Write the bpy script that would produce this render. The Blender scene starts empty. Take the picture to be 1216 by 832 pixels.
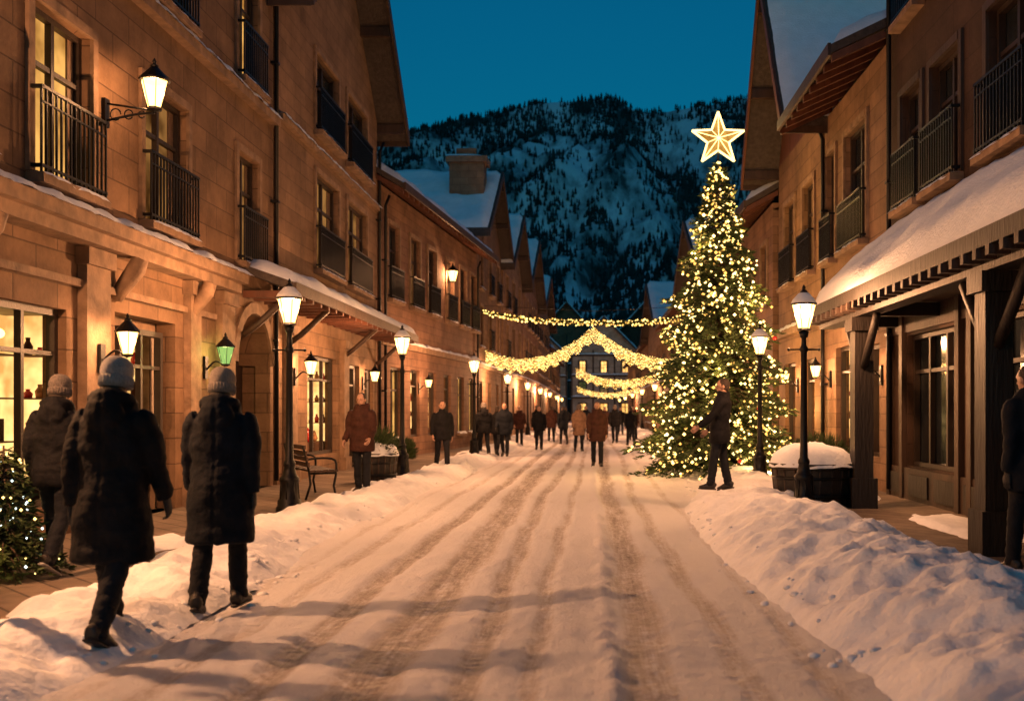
import bpy, math, random
from mathutils import Vector, Matrix, noise
random.seed(7)
R=random.random
def U(a,b): return a+(b-a)*random.random()
scene=bpy.context.scene
COL=scene.collection

# ------------------------------------------------------------------ materials
MATS={}
def nodes(m):
    m.use_nodes=True
    nt=m.node_tree; nt.nodes.clear(); return nt
def mat(name,col,rough=0.7,var=0.25,scale=4.0,bump=0.0,bscale=30.0,metal=0.0,stretch=(1,1,1),col2=None,spec=0.4,detail=4):
    m=bpy.data.materials.new(name); nt=nodes(m); N=nt.nodes; L=nt.links
    out=N.new('ShaderNodeOutputMaterial'); b=N.new('ShaderNodeBsdfPrincipled')
    L.new(b.outputs[0],out.inputs[0])
    tc=N.new('ShaderNodeTexCoord'); mp=N.new('ShaderNodeMapping'); mp.inputs['Scale'].default_value=stretch
    L.new(tc.outputs['Object'],mp.inputs[0])
    n=N.new('ShaderNodeTexNoise'); n.inputs['Scale'].default_value=scale; n.inputs['Detail'].default_value=detail
    L.new(mp.outputs[0],n.inputs['Vector'])
    r=N.new('ShaderNodeValToRGB'); c=Vector(col); 
    a=c*(1-var); d=Vector(col2) if col2 else c*(1+var)
    r.color_ramp.elements[0].position=.3; r.color_ramp.elements[1].position=.7
    r.color_ramp.elements[0].color=(*a,1); r.color_ramp.elements[1].color=(*d,1)
    L.new(n.outputs[0],r.inputs[0]); L.new(r.outputs[0],b.inputs['Base Color'])
    b.inputs['Roughness'].default_value=rough; b.inputs['Metallic'].default_value=metal
    b.inputs['Specular IOR Level'].default_value=spec
    if bump:
        n2=N.new('ShaderNodeTexNoise'); n2.inputs['Scale'].default_value=bscale; n2.inputs['Detail'].default_value=5
        L.new(mp.outputs[0],n2.inputs['Vector'])
        bp=N.new('ShaderNodeBump'); bp.inputs['Strength'].default_value=bump; bp.inputs['Distance'].default_value=.03
        L.new(n2.outputs[0],bp.inputs['Height']); L.new(bp.outputs[0],b.inputs['Normal'])
    MATS[name]=m; return m
def wallmat(name,col,mortar,bw=.9,bh=.38,streak=.5,bump=.5,ms=.012):
    m=bpy.data.materials.new(name); nt=nodes(m); N=nt.nodes; L=nt.links
    out=N.new('ShaderNodeOutputMaterial'); b=N.new('ShaderNodeBsdfPrincipled'); L.new(b.outputs[0],out.inputs[0])
    tc=N.new('ShaderNodeTexCoord'); sx=N.new('ShaderNodeSeparateXYZ'); L.new(tc.outputs['Object'],sx.inputs[0])
    ad=N.new('ShaderNodeMath'); L.new(sx.outputs[0],ad.inputs[0]); L.new(sx.outputs[1],ad.inputs[1])
    cx=N.new('ShaderNodeCombineXYZ'); L.new(ad.outputs[0],cx.inputs[0]); L.new(sx.outputs[2],cx.inputs[1])
    br=N.new('ShaderNodeTexBrick'); br.inputs['Scale'].default_value=1; br.inputs['Brick Width'].default_value=bw; br.inputs['Row Height'].default_value=bh
    br.inputs['Mortar Size'].default_value=ms; br.inputs['Mortar Smooth'].default_value=.4
    c=Vector(col)
    br.inputs['Color1'].default_value=(*(c*.84),1); br.inputs['Color2'].default_value=(*(c*1.12),1); br.inputs['Mortar'].default_value=(*mortar,1)
    L.new(cx.outputs[0],br.inputs['Vector'])
    n=N.new('ShaderNodeTexNoise'); n.inputs['Scale'].default_value=1.1; n.inputs['Detail'].default_value=9; n.inputs['Roughness'].default_value=.72
    L.new(tc.outputs['Object'],n.inputs['Vector'])
    mr=N.new('ShaderNodeMapRange'); mr.inputs['From Min'].default_value=.3; mr.inputs['From Max'].default_value=.72
    mr.inputs['To Min'].default_value=1-streak; mr.inputs['To Max'].default_value=1+streak*.5
    L.new(n.outputs[0],mr.inputs[0])
    mx=N.new('ShaderNodeVectorMath'); mx.operation='SCALE'; L.new(br.outputs[0],mx.inputs[0]); L.new(mr.outputs[0],mx.inputs['Scale'])
    L.new(mx.outputs[0],b.inputs['Base Color']); b.inputs['Roughness'].default_value=.85; b.inputs['Specular IOR Level'].default_value=.25
    n2=N.new('ShaderNodeTexNoise'); n2.inputs['Scale'].default_value=14; n2.inputs['Detail'].default_value=6
    L.new(tc.outputs['Object'],n2.inputs['Vector'])
    su=N.new('ShaderNodeMath'); su.operation='SUBTRACT'; L.new(n2.outputs[0],su.inputs[0]); L.new(br.outputs['Fac'],su.inputs[1])
    bp=N.new('ShaderNodeBump'); bp.inputs['Strength'].default_value=bump; bp.inputs['Distance'].default_value=.02
    L.new(su.outputs[0],bp.inputs['Height']); L.new(bp.outputs[0],b.inputs['Normal'])
    MATS[name]=m; return m
def emis(name,col,s,noise_amt=0,scale=3,transp=0,sampling='NONE',stretch=(1,1,1)):
    m=bpy.data.materials.new(name); nt=nodes(m); N=nt.nodes; L=nt.links
    out=N.new('ShaderNodeOutputMaterial'); e=N.new('ShaderNodeEmission'); e.inputs[0].default_value=(*col,1); e.inputs[1].default_value=s
    src=e
    if noise_amt:
        tc=N.new('ShaderNodeTexCoord'); mp=N.new('ShaderNodeMapping'); mp.inputs['Scale'].default_value=stretch; L.new(tc.outputs['Object'],mp.inputs[0])
        n=N.new('ShaderNodeTexNoise'); n.inputs['Scale'].default_value=scale; n.inputs['Detail'].default_value=3; L.new(mp.outputs[0],n.inputs['Vector'])
        r=N.new('ShaderNodeValToRGB'); c=Vector(col); k=c*(1-noise_amt); k.z*=.6; k.y*=.8
        r.color_ramp.elements[0].position=.35; r.color_ramp.elements[1].position=.62
        r.color_ramp.elements[0].color=(*k,1); r.color_ramp.elements[1].color=(*c,1)
        L.new(n.outputs[0],r.inputs[0]); L.new(r.outputs[0],e.inputs[0])
    if transp:
        t=N.new('ShaderNodeBsdfTransparent'); mx=N.new('ShaderNodeMixShader'); mx.inputs[0].default_value=1-transp
        L.new(t.outputs[0],mx.inputs[1]); L.new(e.outputs[0],mx.inputs[2]); src=mx
    L.new(src.outputs[0],out.inputs[0])
    m.cycles.emission_sampling=sampling
    MATS[name]=m; return m

wallmat('stone_tan',(.205,.122,.07),(.11,.066,.04))
wallmat('stone_tan2',(.23,.14,.085),(.14,.088,.055),bw=.7,bh=.3)
wallmat('stone_brown',(.17,.1,.06),(.1,.06,.037),bw=.5,bh=.22)
wallmat('stone_rose',(.205,.115,.075),(.125,.07,.048),bw=.6,bh=.25)
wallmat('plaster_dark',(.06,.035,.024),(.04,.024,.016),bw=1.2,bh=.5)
wallmat('plaster_pale',(.4,.33,.26),(.33,.27,.2),bw=1.6,bh=.6)
wallmat('pavers',(.2,.15,.11),(.09,.07,.055),bw=.4,bh=.2,bump=.7,ms=.02)
mat('trim_stone',(.205,.13,.08),.8,.35,5,.35,25)
mat('wood_dark',(.04,.022,.014),.6,.35,6,.4,40,stretch=(1,1,.15))
mat('wood_red',(.1,.035,.018),.65,.3,6,.3,30,stretch=(1,1,.3))
mat('wood_black',(.015,.011,.009),.55,.3,6,.4,30,stretch=(1,1,.15))
mat('window_frame',(.03,.02,.015),.5,.2,8,.2,40)
mat('iron',(.012,.012,.013),.42,.2,20,.15,60,metal=.6)
mat('roof_tile',(.05,.038,.033),.8,.3,10,.5,20)
mat('glass_dark',(.02,.025,.03),.1,.3,3,.08,2,spec=.9)
mat('curtain_dim',(.16,.1,.06),.6,.4,5,.2,10,stretch=(6,6,1))
mat('snow',(.76,.79,.83),.75,.06,3,.5,26,spec=.25)
mat('snow_rough',(.76,.77,.8),.8,.07,5,.6,16,spec=.2,detail=8)
mat('x',(.03,.03,.03),.8)
mat('coat_black',(.006,.006,.008),.78,.4,9,.22,45,spec=.16)
mat('coat_navy',(.006,.008,.013),.78,.3,9,.22,45,spec=.16)
mat('coat_brown',(.045,.017,.012),.8,.3,9,.25,40,spec=.2)
mat('coat_tan',(.22,.13,.08),.85,.25,9,.3,40,spec=.2)
mat('trousers',(.009,.01,.014),.8,.3,14,.3,60,spec=.2)
mat('shoe_leather',(.02,.016,.014),.5,.3,20,.2,60)
mat('shoe_sole',(.4,.38,.36),.7,.1)
mat('skin',(.42,.24,.17),.55,.1,18,.15,80)
mat('eye',(.02,.015,.012),.2,.05)
mat('hair',(.03,.018,.012),.6,.3,60,.5,90)
mat('knit_grey',(.42,.4,.39),.95,.25,60,.9,90,stretch=(3,3,.6))
mat('knit_beige',(.34,.29,.25),.95,.25,60,.9,90,stretch=(3,3,.6))
mat('knit_dark',(.14,.12,.11),.95,.25,60,.9,90)
mat('glove',(.02,.018,.018),.7,.2,20,.3,60)
mat('needles',(.03,.06,.02),.7,.55,2.2,0,spec=.3,col2=(.065,.1,.03))
mat('bark',(.07,.045,.03),.9,.3,8,.7,30,stretch=(1,1,.2))
mat('ornament_red',(.5,.02,.02),.2,.1,spec=.8)
mat('pine_far',(.013,.032,.035),.9,.5,.03,0,spec=.1)
mat('shelf',(.12,.06,.035),.6,.3,5)
mat('goods',(.4,.2,.1),.6,.8,9)
emis('lamp_glass',(1,.54,.13),8.5,0,transp=.3)
emis('lamp_glass_green',(.42,.8,.2),.9,0,transp=.4)
emis('bulb',(1,.62,.17),5)
emis('bulb_hot',(1,.68,.25),7)
emis('bulb_amber',(1,.5,.1),2.6)
emis('bulb_white',(.8,.95,.9),4)
emis('shop_light',(1,.6,.2),2.0,.5,2.2,sampling='AUTO')
emis('shop_far',(1,.56,.16),2.2,.5,1.2)
emis('room_glow',(1,.5,.12),1.1,.7,1.6)
emis('room_dim',(1,.45,.12),.34,.85,1.5)
emis('star_edge',(1,.68,.22),4.0)
emis('star_face',(1,.5,.1),.8,.5,6)

# ------------------------------------------------------------------ mesh builder
class MB:
    def __init__(s,M=None): s.v=[];s.f=[];s.m=[];s.s=[];s.M=M
    def add(s,vs,fs,mt,sm=False,M=None):
        o=len(s.v)
        for p in vs:
            p=Vector(p)
            if M is not None: p=M@p
            if s.M is not None: p=s.M@p
            s.v.append(p[:])
        for f in fs:
            s.f.append([i+o for i in f]); s.m.append(mt); s.s.append(sm)
    def box(s,x0,x1,y0,y1,z0,z1,mt,M=None):
        vs=[(x,y,z) for x in(x0,x1) for y in(y0,y1) for z in(z0,z1)]
        s.add(vs,[(0,1,3,2),(4,6,7,5),(0,4,5,1),(2,3,7,6),(0,2,6,4),(1,5,7,3)],mt,False,M)
    def quad(s,a,b,c,d,mt): s.add([a,b,c,d],[(0,1,2,3)],mt)
    def lathe(s,prof,mt,c=(0,0,0),n=12,sm=True,sx=1,sy=1,M=None,ph=0):
        vs=[];fs=[]
        for r,z in prof:
            for k in range(n):
                a=2*math.pi*k/n+ph; vs.append((c[0]+r*math.cos(a)*sx,c[1]+r*math.sin(a)*sy,c[2]+z))
        for i in range(len(prof)-1):
            for k in range(n):
                fs.append((i*n+k,i*n+(k+1)%n,(i+1)*n+(k+1)%n,(i+1)*n+k))
        fs.append(tuple(range(n))[::-1]); fs.append(tuple(range((len(prof)-1)*n,len(prof)*n)))
        s.add(vs,fs,mt,sm,M)
    def tube(s,pts,rads,mt,n=10,ref=(1,0,0),sm=True,M=None,sub=1):
        pts=[Vector(p) for p in pts]; rads=[(r,r) if not isinstance(r,tuple) else r for r in rads]
        if sub>1:
            P=[];Q=[];k=len(pts)
            for i in range(k-1):
                p0=pts[max(i-1,0)];p1=pts[i];p2=pts[i+1];p3=pts[min(i+2,k-1)]
                for j in range(sub):
                    t=j/sub
                    P.append(.5*((2*p1)+(p2-p0)*t+(2*p0-5*p1+4*p2-p3)*t*t+(3*p1-p0-3*p2+p3)*t**3))
                    e=t*t*(3-2*t)
                    Q.append(tuple(rads[i][q]*(1-e)+rads[i+1][q]*e for q in(0,1)))
            P.append(pts[-1]);Q.append(rads[-1]);pts=P;rads=Q
        vs=[];fs=[];k=len(pts);ref=Vector(ref)
        for i in range(k):
            t=(pts[min(i+1,k-1)]-pts[max(i-1,0)])
            if t.length<1e-6: t=Vector((0,0,1))
            t.normalize(); sd=ref-t*ref.dot(t)
            if sd.length<.05: sd=Vector((0,1,0))-t*t.y
            sd.normalize(); b=t.cross(sd)
            for q in range(n):
                a=2*math.pi*q/n
                vs.append(pts[i]+sd*math.cos(a)*rads[i][0]+b*math.sin(a)*rads[i][1])
        for i in range(k-1):
            for q in range(n): fs.append((i*n+q,i*n+(q+1)%n,(i+1)*n+(q+1)%n,(i+1)*n+q))
        fs.append(tuple(range(n))[::-1]); fs.append(tuple(range((k-1)*n,k*n)))
        s.add(vs,fs,mt,sm,M)
    def ell(s,c,r,mt,n=14,m=9,M=None):
        vs=[];fs=[]
        for i in range(m+1):
            ph=math.pi*(i+.02)/(m+.04)
            for k in range(n):
                a=2*math.pi*k/n; vs.append((c[0]+r[0]*math.sin(ph)*math.cos(a),c[1]+r[1]*math.sin(ph)*math.sin(a),c[2]+r[2]*math.cos(ph)))
        for i in range(m):
            for k in range(n): fs.append((i*n+k,(i+1)*n+k,(i+1)*n+(k+1)%n,i*n+(k+1)%n))
        fs.append(tuple(range(n))); fs.append(tuple(range(m*n,m*n+n))[::-1])
        s.add(vs,fs,mt,True,M)
    def octa(s,c,r,mt):
        c=Vector(c)
        s.add([c+Vector(d)*r for d in((1,0,0),(-1,0,0),(0,1,0),(0,-1,0),(0,0,1),(0,0,-1))],
              [(0,2,4),(2,1,4),(1,3,4),(3,0,4),(2,0,5),(1,2,5),(3,1,5),(0,3,5)],mt,True)
    def mesh(s,name):
        me=bpy.data.meshes.new(name); me.from_pydata(s.v,[],s.f)
        us=[]; 
        for x in s.m:
            if x not in us: us.append(x)
        for x in us: me.materials.append(MATS[x])
        ix={x:i for i,x in enumerate(us)}
        me.polygons.foreach_set('material_index',[ix[x] for x in s.m])
        me.polygons.foreach_set('use_smooth',s.s); me.update(); return me
    def obj(s,name,parent=None,loc=None,rot=0):
        o=bpy.data.objects.new(name,s.mesh(name)); COL.objects.link(o)
        if parent: o.parent=parent
        if loc: o.location=loc
        if rot: o.rotation_euler=(0,0,rot)
        return o
def empty(name,loc=(0,0,0)):
    o=bpy.data.objects.new(name,None); COL.objects.link(o); o.location=loc; return o
def plight(name,loc,power,col,rad=.08,parent=None):
    l=bpy.data.lights.new(name,'POINT'); l.energy=power; l.color=col; l.shadow_soft_size=rad
    o=bpy.data.objects.new(name,l); COL.objects.link(o); o.location=loc
    if parent: o.parent=parent
    return o
def fbm(x,y,z=0,o=4): return noise.fractal(Vector((x,y,z)),.6,2.0,o)
def sst(t): t=max(0,min(1,t)); return t*t*(3-2*t)

# ------------------------------------------------------------------ ground heights
def bankL(Y): return -3.72+.12*math.sin(Y*.31)+.1*math.sin(Y*.83+1), .78
def bankR(Y):
    s=sst((Y-15)/8); c=2.6*(1-s)+3.35*s if Y<40 else 3.5
    return c+.1*math.sin(Y*.4), (1.15*(1-s)+.95*s)
def bank_h(X,Y,side):
    c,w=(bankL(Y) if side<0 else bankR(Y))
    d=abs(X-c)/w
    Hh=(.24 if side<0 else .44-.14*sst((Y-12)/8))
    e=max(0,1-d*d)
    base=Hh*e**.9
    n=fbm(X*1.5,Y*1.3,3,3)*.1+fbm(X*6,Y*6,9,4)*.035
    return -.03+base+ n*min(1,e*1.8)
TR=[(-1.75,.11,1),(-1.2,.2,1.0),(-.66,.1,.8),(-.22,.07,.6),(.45,.15,.85),(.95,.09,.6),(-2.3,.08,.5),(1.45,.07,.4),(-2.75,.06,.3)]
def rut(X,Y):
    x=X+.12*math.sin(Y*.11)+.05*fbm(0,Y*.3)
    s=0
    for i,(c,w,a) in enumerate(TR): s=max(s,a*math.exp(-((x-c+.05*math.sin(Y*.23+i*2))/w)**4))
    return s
Ys=[-3.0]
while Ys[-1]<150:
    y=Ys[-1]; Ys.append(y+max(.04,abs(y)*.006) if y>2 else y+.15)
def sheet(name,x0,x1,dx,fn,mt,xs=None):
    n=int((x1-x0)/dx)+1
    xs=[x0+(x1-x0)*i/(n-1) for i in range(n)]
    v=[(x,y,fn(x,y)) for y in Ys for x in xs]
    f=[(j*n+i,j*n+i+1,(j+1)*n+i+1,(j+1)*n+i) for j in range(len(Ys)-1) for i in range(n-1)]
    me=bpy.data.meshes.new(name); me.from_pydata(v,[],f); me.materials.append(MATS[mt])
    me.polygons.foreach_set('use_smooth',[True]*len(f)); 
    o=bpy.data.objects.new(name,me); COL.objects.link(o); return o
def roadmat():
    m=bpy.data.materials.new('road_snow'); nt=nodes(m); N=nt.nodes; L=nt.links
    out=N.new('ShaderNodeOutputMaterial'); b=N.new('ShaderNodeBsdfPrincipled'); L.new(b.outputs[0],out.inputs[0])
    tc=N.new('ShaderNodeTexCoord'); 
    def nz(sc,stretch,det=5,ro=.6):
        mp=N.new('ShaderNodeMapping'); mp.inputs['Scale'].default_value=stretch; L.new(tc.outputs['Object'],mp.inputs[0])
        n=N.new('ShaderNodeTexNoise'); n.inputs['Scale'].default_value=sc; n.inputs['Detail'].default_value=det; n.inputs['Roughness'].default_value=ro
        L.new(mp.outputs[0],n.inputs['Vector']); return n.outputs[0]
    def math_(op,a,bb=None):
        q=N.new('ShaderNodeMath'); q.operation=op
        for i,x in enumerate((a,bb)):
            if isinstance(x,(int,float)): q.inputs[i].default_value=x
            elif x is not None: L.new(x,q.inputs[i])
        return q.outputs[0]
    at=N.new('ShaderNodeAttribute'); at.attribute_name='rut'; rt=at.outputs['Fac']
    st=nz(6,(1,.1,1),6,.7); st2=nz(30,(1,.04,1),4,.7); cl=nz(1.1,(1,.5,1),6); clump=nz(13,(1,.7,1),7,.78); fine=nz(70,(1,1,1),4,.7)
    streak=math_('ADD',math_('ADD',math_('MULTIPLY',st,.34),math_('MULTIPLY',st2,.26)),math_('MULTIPLY',clump,.4))
    s1=math_('MULTIPLY',math_('SUBTRACT',streak,.38),5.5)
    s1c=N.new('ShaderNodeClamp'); L.new(s1,s1c.inputs[0])
    rutm=math_('ADD',math_('MULTIPLY',rt,.9),math_('MULTIPLY',math_('SUBTRACT',cl,.5),1.0))
    mk=math_('MULTIPLY',s1c.outputs[0],rutm)
    mk=math_('ADD',mk,math_('MULTIPLY',math_('SUBTRACT',fine,.5),.4))
    r=N.new('ShaderNodeValToRGB'); L.new(mk,r.inputs[0])
    e=r.color_ramp.elements; e[0].position=0.05; e[0].color=(.76,.75,.79,1); e[1].position=.95; e[1].color=(.19,.145,.125,1)
    k=e.new(.42); k.color=(.5,.45,.44,1)
    L.new(r.outputs[0],b.inputs['Base Color']); b.inputs['Roughness'].default_value=.58; b.inputs['Specular IOR Level'].default_value=.4
    sx=N.new('ShaderNodeSeparateXYZ'); L.new(tc.outputs['Object'],sx.inputs[0])
    zig=math_('MULTIPLY',math_('PINGPONG',math_('MULTIPLY',sx.outputs[0],1.0),.05),40.)
    tread=math_('SINE',math_('ADD',math_('MULTIPLY',sx.outputs[1],58.),zig))
    h=math_('ADD',math_('MULTIPLY',streak,1.0),math_('MULTIPLY',clump,1.1))
    h=math_('ADD',h,math_('MULTIPLY',math_('MULTIPLY',tread,rt),.16))
    h=math_('ADD',h,math_('MULTIPLY',fine,.4))
    bp=N.new('ShaderNodeBump'); bp.inputs['Strength'].default_value=1.0; bp.inputs['Distance'].default_value=.04
    L.new(h,bp.inputs['Height']); L.new(bp.outputs[0],b.inputs['Normal'])
    MATS['road_snow']=m
roadmat()
def road_z(X,Y):
    z=.015-.035*rut(X,Y)+.022*fbm(X*2.2,Y*1.2,1,4)+.008*fbm(X*8,Y*7,4,3)
    xr=X-.12+.03*fbm(0,Y*.4,5)
    z+=.06*math.exp(-(xr/.055)**2)*(.6+.9*fbm(X*3,Y*3,7,3))
    return z
rd=sheet('snowy_road',-4.6,4.6,.04,road_z,'road_snow')
at=rd.data.attributes.new('rut','FLOAT','POINT')
at.data.foreach_set('value',[rut(v.co.x,v.co.y) for v in rd.data.vertices])
sheet('snow_bank',-4.62,-2.85,.045,lambda x,y:bank_h(x,y,-1),'snow_rough')
sheet('snow_bank',1.25,4.55,.045,lambda x,y:bank_h(x,y,1),'snow_rough')
g=MB(); g.box(-6.6,-4.12,-3,150,-.1,.1,'pavers'); g.box(-4.12,-3.98,-3,150,-.1,.115,'trim_stone'); g.obj('sidewalk')
g=MB(); g.box(3.66,5.6,-3,150,-.1,.1,'pavers'); g.box(3.52,3.66,-3,150,-.1,.115,'trim_stone'); g.obj('sidewalk')
g=MB(); g.quad((-2500,-300,-.12),(2500,-300,-.12),(2500,3500,-.12),(-2500,3500,-.12),'snow'); g.obj('ground')
cl=MB()
for i in range(160):
    side=-1 if R()<.45 else 1; Y=6+R()**1.6*26
    if side<0: X=bankL(Y)[0]+U(.45,.9)
    else: X=bankR(Y)[0]-U(.8,1.3)
    r=U(.012,.035); zz=max(road_z(X,Y),bank_h(X,Y,side))
    cl.ell((X,Y,zz),(r*U(.8,1.6),r*U(.8,1.6),r*.7),'snow_rough',7,5)
cl.obj('snow_clumps')
def patch(cx,cy,rx,ry,h,z0=.1):
    p=MB();n=26;vs=[];fs=[]
    for j in range(n+1):
        for i in range(n+1):
            a=i/n*2-1;b=j/n*2-1
            e=1-(a*a+b*b)+.5*fbm(cx+a*1.5,cy+b*1.5,2,3)
            vs.append((cx+a*rx,cy+b*ry,z0-.02+ (h+.02)*max(0,min(1,e*1.4))**.6))
    for j in range(n):
        for i in range(n): q=j*(n+1)+i; fs.append((q,q+1,q+n+2,q+n+1))
    p.add(vs,fs,'snow_rough',True); p.obj('snow_drift')
patch(4.7,12.4,.5,1.5,.07); patch(4.3,17.5,.6,1.6,.1); patch(4.55,8.6,.5,1.2,.05); patch(-4.7,10.8,.35,.9,.05); patch(-5.1,24.5,.5,1.6,.06)

# ------------------------------------------------------------------ buildings
class Bld:
    def __init__(s,name,O,U_=(0,1),side=-1):
        u=Vector((U_[0],U_[1],0)).normalized(); n=Vector((u.y,-u.x,0))*(1 if side<0 else -1)
        s.M=Matrix(((u.x,n.x,0,O[0]),(u.y,n.y,0,O[1]),(0,0,1,0),(0,0,0,1)))
        s.root=empty(name); s.parts={}
    def p(s,k):
        if k not in s.parts: s.parts[k]=MB(s.M)
        return s.parts[k]
    def done(s):
        for k,mb in s.parts.items(): mb.obj(k,s.root)
    def facade(s,mt,u0,u1,z0,z1,ops,w=0,dep=.28,back=9,ends=True):
        mb=s.p('walls')
        us=sorted({u0,u1}|{x for o in ops for x in o[:2]}); zs=sorted({z0,z1}|{x for o in ops for x in o[2:4]})
        for i in range(len(us)-1):
            for j in range(len(zs)-1):
                cu=(us[i]+us[i+1])/2; cz=(zs[j]+zs[j+1])/2
                if any(o[0]<cu<o[1] and o[2]<cz<o[3] for o in ops): continue
                mb.quad((us[i],w,zs[j]),(us[i+1],w,zs[j]),(us[i+1],w,zs[j+1]),(us[i],w,zs[j+1]),mt)
        for a,b,c,d in [o[:4] for o in ops]:
            mb.quad((a,w,c),(a,w-dep,c),(a,w-dep,d),(a,w,d),mt); mb.quad((b,w,c),(b,w-dep,c),(b,w-dep,d),(b,w,d),mt)
            mb.quad((a,w,c),(b,w,c),(b,w-dep,c),(a,w-dep,c),mt); mb.quad((a,w,d),(b,w,d),(b,w-dep,d),(a,w-dep,d),mt)
        if ends:
            for q in(u0,u1): mb.quad((q,w,z0),(q,w-back,z0),(q,w-back,z1),(q,w,z1),mt)
            mb.quad((u0,w-back,z0),(u1,w-back,z0),(u1,w-back,z1),(u0,w-back,z1),mt)
            mb.quad((u0,w,z1),(u1,w,z1),(u1,w-back,z1),(u0,w-back,z1),mt)
    def window(s,u0,u1,z0,z1,glass='glass_dark',rail=False,sill=True,w=0,nm=2,tr=.68,surround=None):
        f=s.p('window_frames'); g=s.p('window_glass'); d=w-.2
        g.quad((u0,d,z0),(u1,d,z0),(u1,d,z1),(u0,d,z1),glass)
        if glass!='glass_dark' and z0>3.5:
            c=s.p('curtains'); k=(u1-u0)*.16
            for a,b in((u0,u0+k),(u1-k,u1)): c.box(a,b,d+.005,d+.03,z0,z1,'curtain_dim')
        t=.07
        f.box(u0,u0+t,d+.01,d+.1,z0,z1,'window_frame'); f.box(u1-t,u1,d+.01,d+.1,z0,z1,'window_frame')
        f.box(u0+t,u1-t,d+.01,d+.1,z1-t,z1,'window_frame'); f.box(u0+t,u1-t,d+.01,d+.1,z0,z0+t,'window_frame')
        for k in range(1,nm):
            x=u0+(u1-u0)*k/nm; f.box(x-.035,x+.035,d+.012,d+.09,z0+t,z1-t,'window_frame')
        if tr: zt=z0+(z1-z0)*tr; f.box(u0+t,u1-t,d+.014,d+.08,zt-.03,zt+.03,'window_frame')
        if surround:
            q=s.p('trim'); e=.12
            q.box(u0-e,u0,w+.002,w+.05,z0,z1+e,surround); q.box(u1,u1+e,w+.002,w+.05,z0,z1+e,surround); q.box(u0,u1,w+.002,w+.06,z1,z1+e,surround)
        if sill:
            s.p('trim').box(u0-.1,u1+.1,w+.003,w+.12,z0-.1,z0,'trim_stone')
            if not rail: s.snow(u0-.1,u1+.1,w-.02,w+.14,z0,.05)
        if rail:
            r=s.p('railings'); h=.92; a=u0-.08;b=u1+.08; o=w+.16
            r.box(a,b,o-.02,o+.02,z0+h,z0+h+.035,'iron'); r.box(a,b,o-.015,o+.015,z0+.05,z0+.08,'iron'); r.box(a,b,o-.015,o+.015,z0+h-.16,z0+h-.14,'iron')
            n=max(4,int((b-a)/.1))
            for k in range(n+1):
                x=a+(b-a)*k/n; r.box(x-.011,x+.011,o-.011,o+.011,z0-.02,z0+h,'iron')
            for x in(a,b): 
                r.box(x-.02,x+.02,w,o+.02,z0+h-.01,z0+h+.03,'iron'); r.box(x-.02,x+.02,w,o+.02,z0+.04,z0+.08,'iron')
            s.p('trim').box(a-.04,b+.04,w+.004,o+.05,z0-.13,z0-.02,'trim_stone')
            s.snow(a-.04,b+.04,w+.01,o+.07,z0-.02,.03)
    def snow(s,u0,u1,w0,w1,z,th,seed=None,slope=0):
        sd=R()*100 if seed is None else seed
        n=max(3,int((u1-u0)/.09)); k=7; vs=[];fs=[]
        for i in range(n+1):
            u=u0+(u1-u0)*i/n; e=min(1,min(i,n-i)/2.0+.15)
            t=th*(1+.7*fbm(u*1.6,sd,0,3))*e
            ov=.035*fbm(u*3,sd+7,0,3)
            for j in range(k):
                q=j/(k-1); ww=w0+(w1+ov-w0)*q
                prof=(1-max(0,(q-.55)/.45)**2.2) if q<1 else 0
                zz=z+slope*q+t*max(0,prof)
                if q==1: zz=z+slope-.02-.03*abs(fbm(u*5,sd,3,2))
                vs.append((u,ww,zz))
        for i in range(n):
            for j in range(k-1): q=i*k+j; fs.append((q,q+1,q+k+1,q+k))
        s.p('snow_cover').add(vs,fs,'snow',True)
    def slab(s,key,a,b,c,d,th,mt):
        a,b,c,d=map(Vector,(a,b,c,d)); t=Vector((0,0,th))
        s.p(key).add([a,b,c,d,a-t,b-t,c-t,d-t],[(0,1,2,3),(4,7,6,5),(0,4,5,1),(1,5,6,2),(2,6,7,3),(3,7,4,0)],mt)
    def snowslab(s,a,b,c,d,th=.16,res=.25):
        a,b,c,d=map(Vector,(a,b,c,d)); n=max(4,min(60,int((b-a).length/res))); m=max(4,min(40,int((d-a).length/res)))
        vs=[];fs=[];sd=R()*50
        for i in range(n+1):
            for j in range(m+1):
                x=i/n;y=j/m; p=(a*(1-x)+b*x)*(1-y)+(d*(1-x)+c*x)*y
                ex=min(x,1-x)*(b-a).length; ey=min(y,1-y)*(d-a).length; e=min(1,min(ex,ey)/.22)
                t=.004+th*(e**.45)*(1+.45*fbm(p.x*.9+sd,p.y*.9,p.z,3)) if e>0 else -.05
                vs.append(p+Vector((0,0,t)))
        for i in range(n):
            for j in range(m): q=i*(m+1)+j; fs.append((q,q+1,q+m+2,q+m+1))
        s.p('snow_cover').add(vs,fs,'snow',True)
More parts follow.
